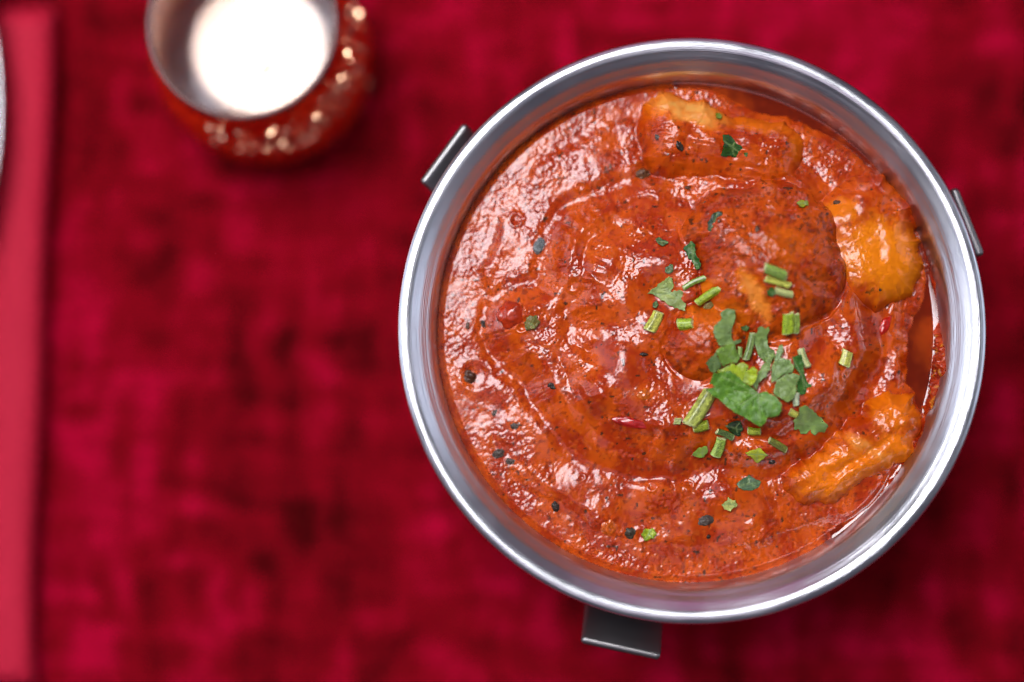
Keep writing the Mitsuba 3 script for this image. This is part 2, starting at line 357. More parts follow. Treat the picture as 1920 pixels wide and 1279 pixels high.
def field_mesh(F, keep, bottom=None):
    ok = keep[:-1, :-1] & keep[1:, :-1] & keep[:-1, 1:] & keep[1:, 1:]
    i, j = np.nonzero(ok)
    n = F.shape[1]
    q = np.stack([i * n + j, (i + 1) * n + j, (i + 1) * n + j + 1, i * n + j + 1], -1)
    used, inv = np.unique(q, return_inverse=True)
    q = inv.reshape(q.shape)
    v = np.stack([GX.ravel()[used], GY.ravel()[used], F.ravel()[used] / 1000], -1)
    f = np.vstack([q[:, [0, 1, 2]], q[:, [0, 2, 3]]])
    if bottom is not None:                        # closed below, down to one point
        e = np.vstack([f[:, [0, 1]], f[:, [1, 2]], f[:, [2, 0]]])
        code = e[:, 0].astype(np.int64) * len(v) + e[:, 1]
        rev = e[:, 1].astype(np.int64) * len(v) + e[:, 0]
        b = e[~np.isin(code, rev)]
        rim = np.unique(b)
        low = np.full(len(v), -1); low[rim] = len(v) + np.arange(len(rim))
        vl = v[rim].copy(); vl[:, 2] = bottom
        vc = np.array([[*v[:, :2].mean(0), bottom]])
        c = len(v) + len(rim)
        f = np.vstack([f, np.stack([b[:, 1], b[:, 0], low[b[:, 0]]], 1), np.stack([b[:, 1], low[b[:, 0]], low[b[:, 1]]], 1), np.stack([low[b[:, 1]], low[b[:, 0]], np.full(len(b), c)], 1)])
        v = np.vstack([v, vl, vc])
        used = np.concatenate([used, used[np.isin(np.arange(len(used)), rim)], used[:1]])
    return trimesh.Trimesh(v, f, process=False), used


def blend(a, b, t):
    return np.asarray(a) * (1 - t[..., None]) + np.asarray(b) * t[..., None]


def sauce_color(bright=0.0):
    m = sstep(0.3, 0.72, meshkit.fbm(P3 * 260, 3, 61) + bright)
    c = blend((0.250, 0.0180, 0.0005), (0.375, 0.0480, 0.0011), m)
    c = blend(c, (0.36, 0.062, 0.005), sstep(0.4, 2.0, G(0.28, 62)) * 0.55)       # chilli grains
    c = blend(c, (0.10, 0.008, 0.0016), sstep(0.7, 2.2, G(0.30, 63)) * 0.6)     # ground spice
    c = blend(c, (0.035, 0.012, 0.004), sstep(0.80, 0.86, meshkit.fbm(P3 * 800, 2, 64)) * 0.9)
    return c


SC = sauce_color()
m, used = field_mesh(S_all, RR < 0.0621, 0.045)
add('curry_sauce', m, 'sauce', smooth=True, color=SC.reshape(-1, 3)[used])
tag('curry_sauce', 'thick orange red curry gravy with ripples filling the steel bowl', 'curry')
m, used = field_mesh(OIL, (OIL > TOP - 0.5) & (RR < 0.0622) & (inside(OILP, 0.4) > -60))
add('curry_sauce__oil_pool', m, 'oil', smooth=True)
labels['curry_sauce__oil_pool'] = {'label': 'dark red oil pooled between the pieces and the bowl wall'}


def piece(key, F, yellow, amount, label, cat, group=None, dark=0.0, flesh=(0.54, 0.118, 0.0022)):
    """yellow: (u, v, ru, rv, strength) spots where the sauce has slid off."""
    c = sauce_color(0.04) * (1 - dark)
    if dark: c = blend(c, (0.045, 0.006, 0.0012), sstep(0.0, 2.2, G(0.3, 73)) * 0.55)
    t = np.zeros_like(U); pale = np.zeros_like(U)
    for (u, v, ru, rv, rot, s, w) in yellow:
        cs, sn = math.cos(math.radians(rot)), math.sin(math.radians(rot))
        du, dv = U - u + W1 * 0.6 + W3, V - v + W2 * 0.6 + W4
        d = np.hypot((du * cs + dv * sn) / ru, (-du * sn + dv * cs) / rv)
        t = np.maximum(t, s * sstep(1.25, 0.45, d + 0.5 * N(1.6, 2, 71))); pale = np.maximum(pale, w * sstep(1.1, 0.3, d))
    c = blend(c, flesh, t * amount)
    c = blend(c, (0.46, 0.30, 0.085), np.clip(pale, 0, 1) * (0.6 + 0.8 * N(1.2, 2, 72)).clip(0, 1))
    m, used = field_mesh(F, F > S_all - 0.35, 0.060)
    add(key, m, 'coated_meat' if dark else 'meat', smooth=True, color=c.reshape(-1, 3)[used])
    tag(key, label, cat, group)


piece('chicken_piece', PIECES['a'], [(1388, 560, 16, 55, -28, 1, 0.35), (1296, 548, 26, 14, -30, 0.9, 0), (1330, 600, 60, 40, 0, 0.45, 0), (1440, 470, 50, 40, 0, 0.25, 0)], 1.0, 'largest sauce covered chunk heaped in the middle of the bowl under the coriander', 'chicken', dark=0.07)
piece('chicken_piece_001', PIECES['b'], [(1285, 205, 85, 30, 14, 1, 0.75), (1420, 235, 90, 20, 12, 0.5, 0), (1490, 270, 16, 30, 0, 0.5, 0.0)], 1.0, 'chunk with a pale yellow edge at the top of the bowl', 'chicken')
piece('potato_piece', PIECES['c'], [(1630, 480, 95, 70, 10, 1, 0.0), (1560, 400, 40, 24, 0, 0.7, 0), (1665, 520, 60, 60, 0, 1, 0)], 1.0, 'smooth amber yellow potato chunk on the right of the bowl', 'potato', flesh=(0.54, 0.135, 0.0018))
piece('chicken_piece_002', PIECES['d'], [(1560, 880, 110, 48, -22, 1, 0), (1600, 842, 60, 14, 25, 1, 0.35), (1655, 760, 50, 60, 0, 0.8, 0), (1650, 850, 50, 40, 0, 1, 0)], 1.0, 'bright orange shredded chunk at the lower right of the bowl', 'chicken')

# splashes of sauce on the wall at the right
na, nz = 420, 90
aa, zz = np.meshgrid(np.linspace(math.radians(-42), math.radians(14), na), np.linspace(0.0690, 0.0800, nz), indexing='ij')
rw = np.interp(zz, [0.0695, 0.0750, 0.0778, 0.0796, 0.0807], [0.0612, 0.0616, 0.0622, 0.0637, 0.0650])
q3 = np.stack([rw * np.cos(aa), rw * np.sin(aa), zz], -1)
deg = np.degrees(aa)
reach = 0.0722 + 0.0058 * np.exp(-((deg + 9) / 8.0)**2) + 0.0026 * np.exp(-((deg + 26) / 8.0)**2) + 0.0045 * (meshkit.fbm(q3 * 330, 3, 95) - 0.5)
lumps = meshkit.fbm(q3 * 900, 3, 96)
thick = np.clip((reach - zz) / 0.0025, -0.5, 1) * (0.35 + 1.9 * np.clip(lumps - 0.28, 0, 1)) * 0.0016
q3[..., :2] *= ((rw - thick + 0.00022) / rw)[..., None]
i, j = np.meshgrid(np.arange(na - 1), np.arange(nz - 1), indexing='ij')
qd = np.stack([i * nz + j, i * nz + j + 1, (i + 1) * nz + j + 1, (i + 1) * nz + j], -1).reshape(-1, 4)
c = blend((0.15, 0.0075, 0.0012), (0.27, 0.022, 0.002), sstep(0.3, 0.65, meshkit.fbm(q3 * 700, 3, 97)))
c = blend(c, (0.34, 0.11, 0.010), sstep(0.62, 0.75, meshkit.fbm(q3 * 800, 2, 98)) * 0.9)
add('curry_sauce__wall_splash', (q3.reshape(-1, 3), qd), {'type': 'twosided', 'bsdf': {'type': 'ref', 'id': 'coated_meat'}}, smooth=True, color=c.reshape(-1, 3))
labels['curry_sauce__wall_splash'] = {'label': 'lumpy dark red smear of sauce dried on the steel wall at the right'}

# ------------------------------------------------------------------ coriander leaves
Z1 = lambda pts: [(1190 + x / 4.567, 420 + y / 4.567) for x, y in pts]
Z2 = lambda pts: [(1190 + x / 4.567, 680 + y / 4.567) for x, y in pts]
ZA = lambda pts: [(1150 + x / 2.743, 120 + y / 2.743) for x, y in pts]
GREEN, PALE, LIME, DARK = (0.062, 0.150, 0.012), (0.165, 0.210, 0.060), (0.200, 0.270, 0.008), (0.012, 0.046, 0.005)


def leaf(key, poly, col, label, lift=0.35, tilt=(0, 0), curl=0.0, follow=1.0, veins=(), fold=0.0, thick=0.11, cat='coriander leaf', group=None):
    poly = np.array(poly)
    edge, run = [], 0.0
    for a, b in zip(poly, np.roll(poly, -1, 0)):
        L = np.hypot(*(b - a)); n = max(1, int(round(L / 2.6)))
        nrm = np.array([b[1] - a[1], a[0] - b[0]]) / max(L, 1e-6)
        for q in range(n):
            w_ = 0.0 if q == 0 else 0.085 * min(L, 16) * (2 * meshkit.noise(np.array([(run + q * 2.6) / 4.6, poly[0, 0], poly[0, 1]]), 8) - 1) * 1.6
            edge.append(a + (b - a) * q / n + nrm * w_)
        run += L
    c = poly.mean(0)
    corners, poly = poly, np.array(edge)
    z0 = ground(*c)[2] + lift / 1000
    w = at(poly[:, 0], poly[:, 1], z0) * 1000
    sh = shapely.Polygon(w[:, :2]).buffer(0).buffer(-0.03).buffer(0.06).buffer(-0.03)
    if sh.geom_type != 'Polygon': sh = max(sh.geoms, key=lambda q: q.area)
    cs = manifold3d.CrossSection([np.array(shapely.geometry.polygon.orient(sh).exterior.coords)[:-1]])
    m = manifold3d.Manifold.extrude(cs, thick).refine_to_length(0.45).to_mesh()
    v, f = np.array(m.vert_properties[:, :3], float), np.array(m.tri_verts)
    cx, cy = sh.centroid.x, sh.centroid.y
    dx, dy = v[:, 0] - cx, v[:, 1] - cy
    base = follow * sample(SMOOTH, v[:, 0] / 1000, v[:, 1] / 1000) + (1 - follow) * sample(SMOOTH, cx / 1000, cy / 1000)[0]
    if not veins:
        far = corners[np.argmax(np.hypot(*(corners - c).T))]
        veins = [(tuple(far), tuple(c + 0.6 * (c - far)))] + [(tuple(c), tuple(c + 0.75 * (corners[k % len(corners)] - c))) for k in (2, len(corners) // 2 + 1)]
    lines = [at(np.array([a[0], b[0]]), np.array([a[1], b[1]]), z0)[:, :2] * 1000 for a, b in veins]
    vein = np.zeros(len(v))
    if lines:
        pts = shapely.points(v[:, :2])
        vein = np.exp(-(np.min([shapely.distance(shapely.LineString(l), pts) for l in lines], 0) / 0.16)**2)
    crease = fold * shapely.distance(shapely.LineString(lines[0]), shapely.points(v[:, :2])) if fold else 0.0
    hsh = sum(map(ord, key + label)) % 97
    wob = meshkit.fbm(np.stack([v[:, 0] * 0.5, v[:, 1] * 0.5, v[:, 0] * 0 + hsh], -1), 2, 3) - 0.5
    v[:, 2] = v[:, 2] + base + lift + tilt[0] * dx + tilt[1] * dy + curl * (dx**2 + dy**2) + 0.9 * wob - 0.07 * vein + crease
    tone = meshkit.fbm(np.stack([v[:, 0] * 0.9, v[:, 1] * 0.9, v[:, 0] * 0 + hsh], -1), 3, 4)[:, None]
    color = np.array(col) * (0.62 + 0.76 * tone) + np.array((0.05, 0.035, -0.004)) * np.clip(tone - 0.55, 0, 1) * 1.5
    color = color.clip(0.002, 1)
    color = color * (1 - 0.7 * vein[:, None]) + np.array((0.14, 0.20, 0.07)) * 0.7 * vein[:, None]
    add(key, (v / 1000, f), 'leaf', smooth=True, color=color)
    tag(key, label, cat, group)


leaf('coriander_leaf', Z2([(605, 225), (690, 205), (640, 180), (655, 140), (665, 95), (740, 85), (810, 70), (880, 120), (940, 180), (1000, 215), (1060, 265), (1130, 250), (1200, 290), (1245, 350), (1250, 410), (1225, 450), (1170, 470), (1130, 470), (1115, 520), (1075, 550), (1020, 520), (960, 480), (890, 445), (820, 400), (740, 330), (680, 290), (640, 255)]), GREEN,
     'largest dark green coriander leaf with pale veins in the middle of the garnish', 2.6, (0.05, 0.10), 0.006, 0.35,
     [((1421, 738), (1376, 733)), ((1421, 738), (1385, 760)), ((1421, 738), (1425, 792)), ((1421, 738), (1455, 765)), ((1421, 738), (1350, 705))], fold=0.16)
leaf('coriander_leaf_001', Z1([(100, 590), (165, 550), (235, 490), (290, 450), (320, 465), (330, 540), (310, 580), (380, 565), (412, 590), (400, 650), (440, 680), (435, 745), (380, 735), (300, 700), (220, 645), (160, 600)]), PALE,
     'pale lobed coriander leaf at the left end of the garnish', 0.5, (-0.02, 0.06))
leaf('coriander_leaf_002', Z1([(735, 760), (800, 725), (865, 740), (862, 830), (830, 900), (825, 970), (850, 1000), (920, 985), (920, 1010), (850, 1040), (715, 1040), (690, 980), (665, 920), (680, 870), (745, 810)]), (0.105, 0.165, 0.045),
     'grey green upright coriander leaf at the top of the leaf cluster', 1.2, (-0.05, 0.02), 0, 0.7)
leaf('coriander_leaf_003', Z1([(690, 1090), (740, 1050), (850, 1025), (870, 1080), (905, 1150), (880, 1190), (820, 1190), (760, 1220), (720, 1160)]), (0.095, 0.170, 0.022),
     'mid green leaf tucked below the upright grey green leaf', 1.7, (-0.1, -0.03), 0, 0.6)
leaf('coriander_leaf_004', Z1([(610, 1190), (690, 1100), (720, 1160), (745, 1220), (690, 1279), (650, 1260)]), (0.060, 0.100, 0.028),
     'small dull leaf sticking out on the left side of the cluster', 1.0, (0.12, 0.05), 0, 0.6)
leaf('coriander_leaf_005', Z2([(690, 88), (760, 50), (830, 5), (855, 15), (870, 25), (900, 5), (940, 0), (975, 20), (965, 70), (1020, 32), (1050, 60), (1040, 130), (1000, 195), (940, 175), (870, 118), (800, 78)]), LIME,
     'yellow green folded coriander leaf just above the largest leaf', 3.0, (0.05, -0.30), 0.02, 0.3, [((1350, 695), (1373, 683)), ((1393, 718), (1402, 690))])
leaf('coriander_leaf_006', Z1([(1050, 890), (1080, 880), (1110, 900), (1140, 885), (1150, 910), (1130, 960), (1140, 1040), (1190, 1080), (1200, 1140), (1165, 1190), (1110, 1180), (1080, 1150), (1050, 1110), (1020, 1030), (1030, 960)]), (0.100, 0.160, 0.040),
     'narrow crinkled leaf curling upright in the centre of the cluster', 1.6, (-0.1, 0.05), 0, 0.6)
leaf('coriander_leaf_007', Z2([(1110, 0), (1170, 0), (1165, 60), (1110, 130), (1060, 180), (1045, 240), (1010, 190), (1030, 120), (1080, 60)]), (0.115, 0.175, 0.046),
     'rolled strip of leaf right of the yellow green leaf', 2.4, (0.15, 0.0), 0, 0.5)
leaf('coriander_leaf_008', Z2([(1180, 20), (1205, -60), (1240, -150), (1268, -155), (1275, -100), (1245, -45), (1330, -20), (1365, 40), (1345, 90), (1280, 100), (1215, 150), (1170, 170), (1175, 100)]), (0.110, 0.175, 0.046),
     'leaf with a raised stalk on the upper right of the cluster', 1.8, (0.05, 0.04), 0, 0.6, [((1449, 715), (1462, 668))])
leaf('coriander_leaf_009', Z2([(1215, 150), (1290, 105), (1370, 95), (1415, 110), (1390, 180), (1385, 250), (1360, 310), (1310, 340), (1240, 300), (1185, 265), (1200, 210)]), (0.130, 0.195, 0.052),
     'pale green leaf with a light upper edge right of the largest leaf', 2.2, (-0.04, 0.06), 0, 0.5, [((1456, 713), (1476, 702))])
leaf('coriander_leaf_010', Z2([(1340, -50), (1420, -70), (1440, 0), (1455, 100), (1490, 175), (1565, 205), (1480, 215), (1470, 270), (1400, 265), (1390, 180), (1415, 110), (1365, 40)]), (0.026, 0.090, 0.008),
     'deep green pointed leaf at the right end of the cluster', 1.2, (-0.35, 0.1), 0, 0.6)
leaf('coriander_leaf_011', Z2([(1385, 385), (1440, 365), (1500, 400), (1560, 450), (1620, 490), (1675, 545), (1640, 600), (1590, 595), (1550, 625), (1520, 605), (1510, 570), (1470, 610), (1425, 610), (1410, 570), (1365, 575), (1360, 520), (1340, 500), (1390, 450)]), (0.125, 0.195, 0.048),
     'separate fan shaped leaf lying to the lower right of the cluster', 0.6, (0.0, 0.05))
leaf('coriander_leaf_012', Z2([(870, 1040), (920, 1000), (980, 960), (1010, 985), (1085, 1020), (1065, 1070), (1000, 1095), (940, 1095), (890, 1070)]), (0.055, 0.100, 0.045),
     'small blurred leaf lying alone near the bottom of the gravy', 0.4)
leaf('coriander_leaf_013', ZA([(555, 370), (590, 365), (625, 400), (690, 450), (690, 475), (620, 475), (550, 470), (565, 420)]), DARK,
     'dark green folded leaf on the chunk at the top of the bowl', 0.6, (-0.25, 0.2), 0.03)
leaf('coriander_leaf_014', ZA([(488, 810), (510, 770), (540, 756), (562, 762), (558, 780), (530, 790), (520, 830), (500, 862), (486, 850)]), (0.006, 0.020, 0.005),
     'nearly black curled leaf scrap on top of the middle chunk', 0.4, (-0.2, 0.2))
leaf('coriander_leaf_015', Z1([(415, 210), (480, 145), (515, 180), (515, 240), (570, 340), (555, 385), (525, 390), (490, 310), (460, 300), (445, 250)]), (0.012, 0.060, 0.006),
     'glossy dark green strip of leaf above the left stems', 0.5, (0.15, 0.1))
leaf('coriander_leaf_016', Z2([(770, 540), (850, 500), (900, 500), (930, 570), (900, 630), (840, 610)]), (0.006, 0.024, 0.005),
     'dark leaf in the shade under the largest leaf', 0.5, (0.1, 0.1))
leaf('coriander_leaf_017', Z1([(175, 125), (215, 110), (290, 160), (240, 195), (195, 165)]), (0.045, 0.075, 0.026), 'small dull green scrap on the upper left of the middle chunk', 0.5, cat='herb scrap')
leaf('coriander_leaf_018', Z1([(260, 380), (300, 345), (330, 350), (325, 410), (290, 425), (260, 415)]), (0.055, 0.090, 0.032), 'small green scrap just above the pale left leaf', 0.5, cat='herb scrap')
leaf('coriander_leaf_019', Z1([(155, 680), (190, 655), (205, 690), (185, 720), (155, 715)]), (0.030, 0.055, 0.015), 'tiny green scrap just below the pale left leaf', 0.4, cat='herb scrap')
leaf('coriander_leaf_020', Z1([(905, 885), (950, 870), (985, 885), (960, 920), (920, 905)]), (0.03, 0.07, 0.012), 'tiny leaf tip right of the upright grey green leaf', 0.9, cat='herb scrap')
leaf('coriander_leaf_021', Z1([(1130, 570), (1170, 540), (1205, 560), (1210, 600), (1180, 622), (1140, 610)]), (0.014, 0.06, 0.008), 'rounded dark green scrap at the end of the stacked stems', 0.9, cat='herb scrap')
leaf('coriander_leaf_022', Z2([(490, 790), (540, 730), (610, 715), (622, 770), (600, 810), (540, 812)]), (0.15, 0.24, 0.03), 'three cornered green scrap below the long stem', 0.6, thick=0.5, cat='herb scrap')
leaf('coriander_leaf_023', Z2([(945, 770), (1030, 745), (1060, 728), (1140, 790), (1060, 862), (1010, 820)]), (0.25, 0.28, 0.014), 'yellow green square cut scrap at the lower end of the garnish', 0.9, thick=0.7, cat='herb scrap')
leaf('coriander_leaf_024', Z2([(740, 1215), (790, 1180), (800, 1150), (830, 1180), (865, 1175), (875, 1230), (820, 1275), (770, 1260)]), (0.30, 0.32, 0.09), 'pale notched scrap lowest but one in the gravy', 0.6, thick=0.6, cat='herb scrap')
leaf('coriander_leaf_025', [(1202, 1003), (1208, 992), (1222, 990), (1230, 998), (1226, 1010), (1208, 1014)], (0.17, 0.22, 0.006), 'bright green scrap near the bottom wall of the bowl', 0.5, thick=0.6, cat='herb scrap')
leaf('coriander_leaf_026', [(982, 605), (990, 594), (1006, 592), (1012, 606), (1002, 618), (986, 618)], (0.10, 0.075, 0.012), 'olive scrap beside the tomato lump on the left', 0.5, thick=0.5, cat='herb scrap')
leaf('coriander_leaf_027', [(1492, 382), (1500, 375), (1516, 376), (1516, 386), (1500, 389)], (0.15, 0.15, 0.006), 'yellow green scrap between the top chunk and the potato', 0.5, thick=0.4, cat='herb scrap')
leaf('coriander_leaf_028', [(1342, 212), (1350, 209), (1355, 218), (1350, 225), (1342, 222)], (0.10, 0.14, 0.008), 'tiny green scrap on the pale edge of the top chunk', 0.5, thick=0.4, cat='herb scrap')


# ------------------------------------------------------------------ chopped coriander stems
def stem(key, a, b, width, col, label, lift=0.0, flat=0.75, end=(0.42, 0.42, 0.20), slant=0.25, group=None, hollow=False):
    mid = ground((a[0] + b[0]) / 2, (a[1] + b[1]) / 2)
    z0 = mid[2]
    r = 0.5 * width * 0.000132
    ga, gb = ground(*a), ground(*b)
    A, B = at(*a, 0.5 * (ga[2] + z0) + lift / 1000 + r * flat * 0.8), at(*b, 0.5 * (gb[2] + z0) + lift / 1000 + r * flat * 0.8)
    ax = B - A
    L = np.linalg.norm(ax); ax /= L
    side = np.cross(ax, [0, 0, 1]); side /= np.linalg.norm(side)
    up = np.cross(side, ax)
    n, k = 28, 14
    th = np.arange(n) * 2 * np.pi / n
    hsh = sum(map(ord, key + label)) % 89
    rib = 1 + 0.055 * np.cos(6 * th + hsh) + 0.03 * np.cos(11 * th)
    rings, colr = [], []
    ts = np.concatenate([[0, 0, 0.0, 0.03], np.linspace(0.07, 0.93, k), [0.97, 1.0, 1.0, 1.0]])
    rs = np.concatenate([[0, 0.55, 0.93, 1.0], np.ones(k), [1.0, 0.93, 0.55, 0]])
    for q, (t, s) in enumerate(zip(ts, rs)):
        taper = 1 + 0.08 * math.sin(hsh + 3 * t)
        off = slant * r * np.cos(th + hsh) * (1 if t in (0, 1.0) else 0.7 if t < 0.05 or t > 0.95 else 0) * s
        dent = (0.25 * r * (1 - s) if s < 0.9 else 0) * (1 if t < 0.5 else -1)
        bend = 0.05 * L * math.sin(math.pi * t) * math.sin(hsh)
        rings.append(A + ax * (t * L + off + dent)[:, None] + side * (r * s * taper * rib * np.cos(th) + bend)[:, None] + up * (r * flat * s * taper * rib * np.sin(th))[:, None])
        e = 1.0 if s < 0.99 else 0.5 if t < 0.05 or t > 0.95 else 0.0
        streak = 0.85 + 0.3 * np.cos(3 * th + hsh)[:, None] * 0.5 + 0.22 * rng.standard_normal((n, 1))
        colr.append(np.array(col) * streak * (1 - 0.8 * e) + np.array(end) * 0.8 * e)
    v, c = np.vstack(rings), np.vstack(colr)
    i, j = np.meshgrid(np.arange(len(ts) - 1), np.arange(n), indexing='ij')
    qd = np.stack([i * n + j, i * n + (j + 1) % n, (i + 1) * n + (j + 1) % n, (i + 1) * n + j], -1).reshape(-1, 4)
    add(key, (v, qd[:, ::-1]), 'stem', smooth=True, color=c.clip(0, 1))
    tag(key, label, 'chopped herb', group)


BR, GR, YE, PL = (0.215, 0.300, 0.014), (0.150, 0.230, 0.035), (0.330, 0.330, 0.050), (0.300, 0.320, 0.110)
z1 = lambda x, y: (1190 + x / 4.567, 420 + y / 4.567)
z2 = lambda x, y: (1190 + x / 4.567, 680 + y / 4.567)
stem('chopped_herb', z1(415, 552), z1(605, 460), 10, GR, 'slim grey green stem, upper of the two slanting stems above the yellow slit', 0.2)
stem('chopped_herb_001', z1(528, 682), z1(732, 548), 14, BR, 'bright green stem lying beside the yellow slit in the middle chunk', 0.3)
stem('chopped_herb_002', z1(208, 752), z1(122, 915), 21, YE, 'thick pale yellow stem below the pale left leaf', 0.2, 0.6)
stem('chopped_herb_003', z1(372, 860), z1(500, 852), 19, BR, 'short bright stem cut on the small rounded lobe of the middle chunk', 0.2)
stem('chopped_herb_004', z1(1112, 372), z1(1300, 446), 17, GR, 'green stem topmost of the three stacked side by side', 0.3)
stem('chopped_herb_005', z1(1116, 468), z1(1336, 528), 12, YE, 'yellowish stem, middle one of the three stacked side by side', 0.3)
stem('chopped_herb_006', z1(1205, 568), z1(1355, 605), 12, PL, 'pale stem lowest of the three stacked side by side', 0.3)
stem('chopped_herb_007', z1(1318, 760), z1(1312, 940), 19, BR, 'bright green half stem above the pointed deep green leaf, left half', 0.3)
stem('chopped_herb_008', z1(1378, 764), z1(1372, 930), 15, (0.20, 0.28, 0.04), 'green half stem with a white tip, right half of the pair', 0.2)
stem('chopped_herb_009', z1(1012, 930), z1(952, 1165), 12, (0.13, 0.19, 0.045), 'dull stalk standing between the leaves of the cluster', 1.3)
stem('chopped_herb_010', z1(905, 1055), z1(900, 1140), 9, GR, 'tiny stem piece between two cluster leaves', 1.0)
stem('chopped_herb_011', z1(1420, 1072), z1(1488, 1225), 13, PL, 'pale flat stem along the right side of the pointed deep green leaf', 0.9, 0.5)
stem('chopped_herb_012', z1(1825, 1085), z1(1790, 1215), 22, (0.34, 0.33, 0.05), 'pale yellow stem lying alone below the potato', 0.3, 0.6)
stem('chopped_herb_013', z2(655, 235), z2(468, 535), 25, (0.270, 0.300, 0.050), 'longest thick pale stem leaning out from under the largest leaf', 0.5, 0.8)
stem('chopped_herb_014', z2(500, 552), z2(632, 530), 19, (0.17, 0.20, 0.012), 'short olive stem at the foot of the longest stem', 0.2)
stem('chopped_herb_015', z2(338, 500), z2(395, 503), 13, PL, 'tiny pale round stem slice left of the longest stem', 0.2)
stem('chopped_herb_016', z2(702, 588), z2(842, 645), 12, (0.065, 0.10, 0.022), 'slim green stem touching the dark shaded leaf', 0.3)
stem('chopped_herb_017', z2(745, 640), z2(692, 795), 20, (0.19, 0.27, 0.04), 'short upright green stem below the largest leaf', 0.3)
stem('chopped_herb_018', z2(1150, 660), z2(1300, 750), 12, (0.10, 0.105, 0.012), 'thin olive stem sliver left of the orange chunk', 0.2)
stem('chopped_herb_019', z2(968, 582), z2(1080, 590), 13, (0.21, 0.25, 0.012), 'short yellow green stem just below the lowest tip of the largest leaf', 0.2)
stem('chopped_herb_020', z2(1384, 262), z2(1385, 372), 11, (0.30, 0.34, 0.20), 'whitish stem bit above the fan shaped leaf', 0.6)
stem('chopped_herb_021', z2(1325, 415), z2(1395, 452), 12, YE, 'yellow stem bit at the base of the fan shaped leaf', 0.4)


# ------------------------------------------------------------------ seeds, peppercorns, tomato
def blob(key, px, py, rx, ry, rot, col, bsdf, label, cat, group=None, h=0.6, sink=0.35, rough=0.9, spread=0.5):
    q = ground(px, py)
    s = trimesh.creation.icosphere(3, 1.0)
    v = np.array(s.vertices)
    hsh = (px * 7.3 + py * 3.1) % 50
    nz = meshkit.fbm(v * 1.6 + hsh, 3, 6)
    v *= (1 + rough * (nz - 0.5))[:, None]
    sc = 0.000130
    if bsdf == 'spice': sc *= 0.78
    v = v * np.array([rx * sc, ry * sc, h * min(rx, ry) * sc])
    c, s_ = math.cos(math.radians(-rot)), math.sin(math.radians(-rot))
    v[:, :2] = v[:, :2] @ np.array([[c, s_], [-s_, c]])
    v += q + np.array([0, 0, -sink * h * min(rx, ry) * sc])
    tone = meshkit.fbm(np.array(s.vertices) * 2.6 + hsh, 3, 8)[:, None]
    add(key, (v, np.array(s.faces)), bsdf, smooth=True, color=np.array(col) * (1 - spread + 2 * spread * tone))
    tag(key, label, cat, group)


BLK, BRN, GRY = (0.018, 0.009, 0.005), (0.060, 0.020, 0.006), (0.050, 0.034, 0.026)
blob('peppercorn', 880, 706, 17, 15, 20, (0.05, 0.014, 0.004), 'spice', 'round dark brown peppercorn in a dimple near the left wall', 'peppercorn')
blob('peppercorn_001', 1203, 326, 17, 14, -10, (0.075, 0.026, 0.008), 'spice', 'round brown peppercorn in a dimple at the upper middle of the gravy', 'peppercorn')
blob('pepper_seed', 1330, 573, 14, 8, -25, (0.13, 0.09, 0.022), 'spice', 'translucent olive seed under the bright stem on the middle chunk', 'seed')
SP = [(1272, 270, 16, 8, 55, BLK, 'black seed husk left of the dark folded leaf'), (935, 849, 16, 11, -20, GRY, 'larger grey black seed near the lower left wall'), (958, 866, 12, 8, 10, GRY, 'smaller grey black seed beside the larger one near the lower left wall'),
      (1041, 950, 9, 14, -25, BLK, 'black seed pair near the bottom left wall'), (1183, 1000, 15, 14, 0, (0.03, 0.022, 0.012), 'dark round seed beside the bright green scrap'), (1322, 975, 20, 13, -25, GRY, 'largest grey seed near the bottom of the gravy'),
      (1040, 723, 14, 8, 0, BLK, 'shiny black seed left of the middle chunk'), (1010, 462, 15, 21, 20, (0.10, 0.11, 0.11), 'silvery grey spice flake in the upper left gravy'), (877, 612, 6, 10, 0, BRN, 'small brown seed against the left wall'),
      (907, 608, 6, 11, -30, BLK, 'small black seed left of the tomato lump'), (927, 775, 6, 11, 20, GRY, 'slim grey seed above the seeds near the lower left wall'), (965, 798, 11, 8, 20, GRY, 'flat grey seed in the lower left gravy'),
      (1573, 381, 13, 6, 15, BRN, 'brown husk on the top of the potato'), (1205, 664, 13, 5, 10, BLK, 'thin black sliver left of the small rounded lobe'), (1235, 258, 10, 7, 30, GRY, 'grey fleck between the upper peppercorn and the husk'),
      (1328, 1006, 6, 5, 0, BLK, 'tiny black fleck below the largest grey seed'), (1648, 543, 6, 6, 0, BRN, 'tiny dark fleck on the lower edge of the potato'), (1290, 352, 7, 5, 0, BRN, 'tiny brown fleck on the upper slope of the middle chunk'),
      (1323, 381, 8, 5, -20, BRN, 'brown fleck above the nearly black leaf scrap'), (1421, 432, 6, 10, 0, BRN, 'brown fleck near the crest of the middle chunk'), (1520, 788, 20, 5, -25, (0.05, 0.035, 0.008), 'thin olive herb thread right of the fan shaped leaf'),
      (1447, 865, 8, 7, 0, BLK, 'black fleck beside the yellow green square scrap'), (1237, 620, 7, 4, 10, BLK, 'black fleck at the foot of the thick pale yellow stem')]
for px, py, rx, ry, rot, col, lab in SP:
    blob(name_for('spice_seed'), px, py, rx, ry, rot, col, 'spice', lab, 'spice')
blob('tomato_piece', 962, 590, 27, 24, 0, (0.27, 0.018, 0.002), 'tomato', 'round red orange tomato lump in the left gravy', 'tomato', h=0.5, sink=0.2)
blob('tomato_piece_001', 1658, 610, 9, 20, 28, (0.30, 0.006, 0.002), 'tomato', 'bright red tomato shred below the potato', 'tomato', h=0.6)
blob('tomato_piece_002', 1195, 792, 42, 11, 8, (0.26, 0.006, 0.004), 'tomato', 'long red tomato shred on the lower slope of the gravy', 'tomato', h=0.5, sink=0.3)
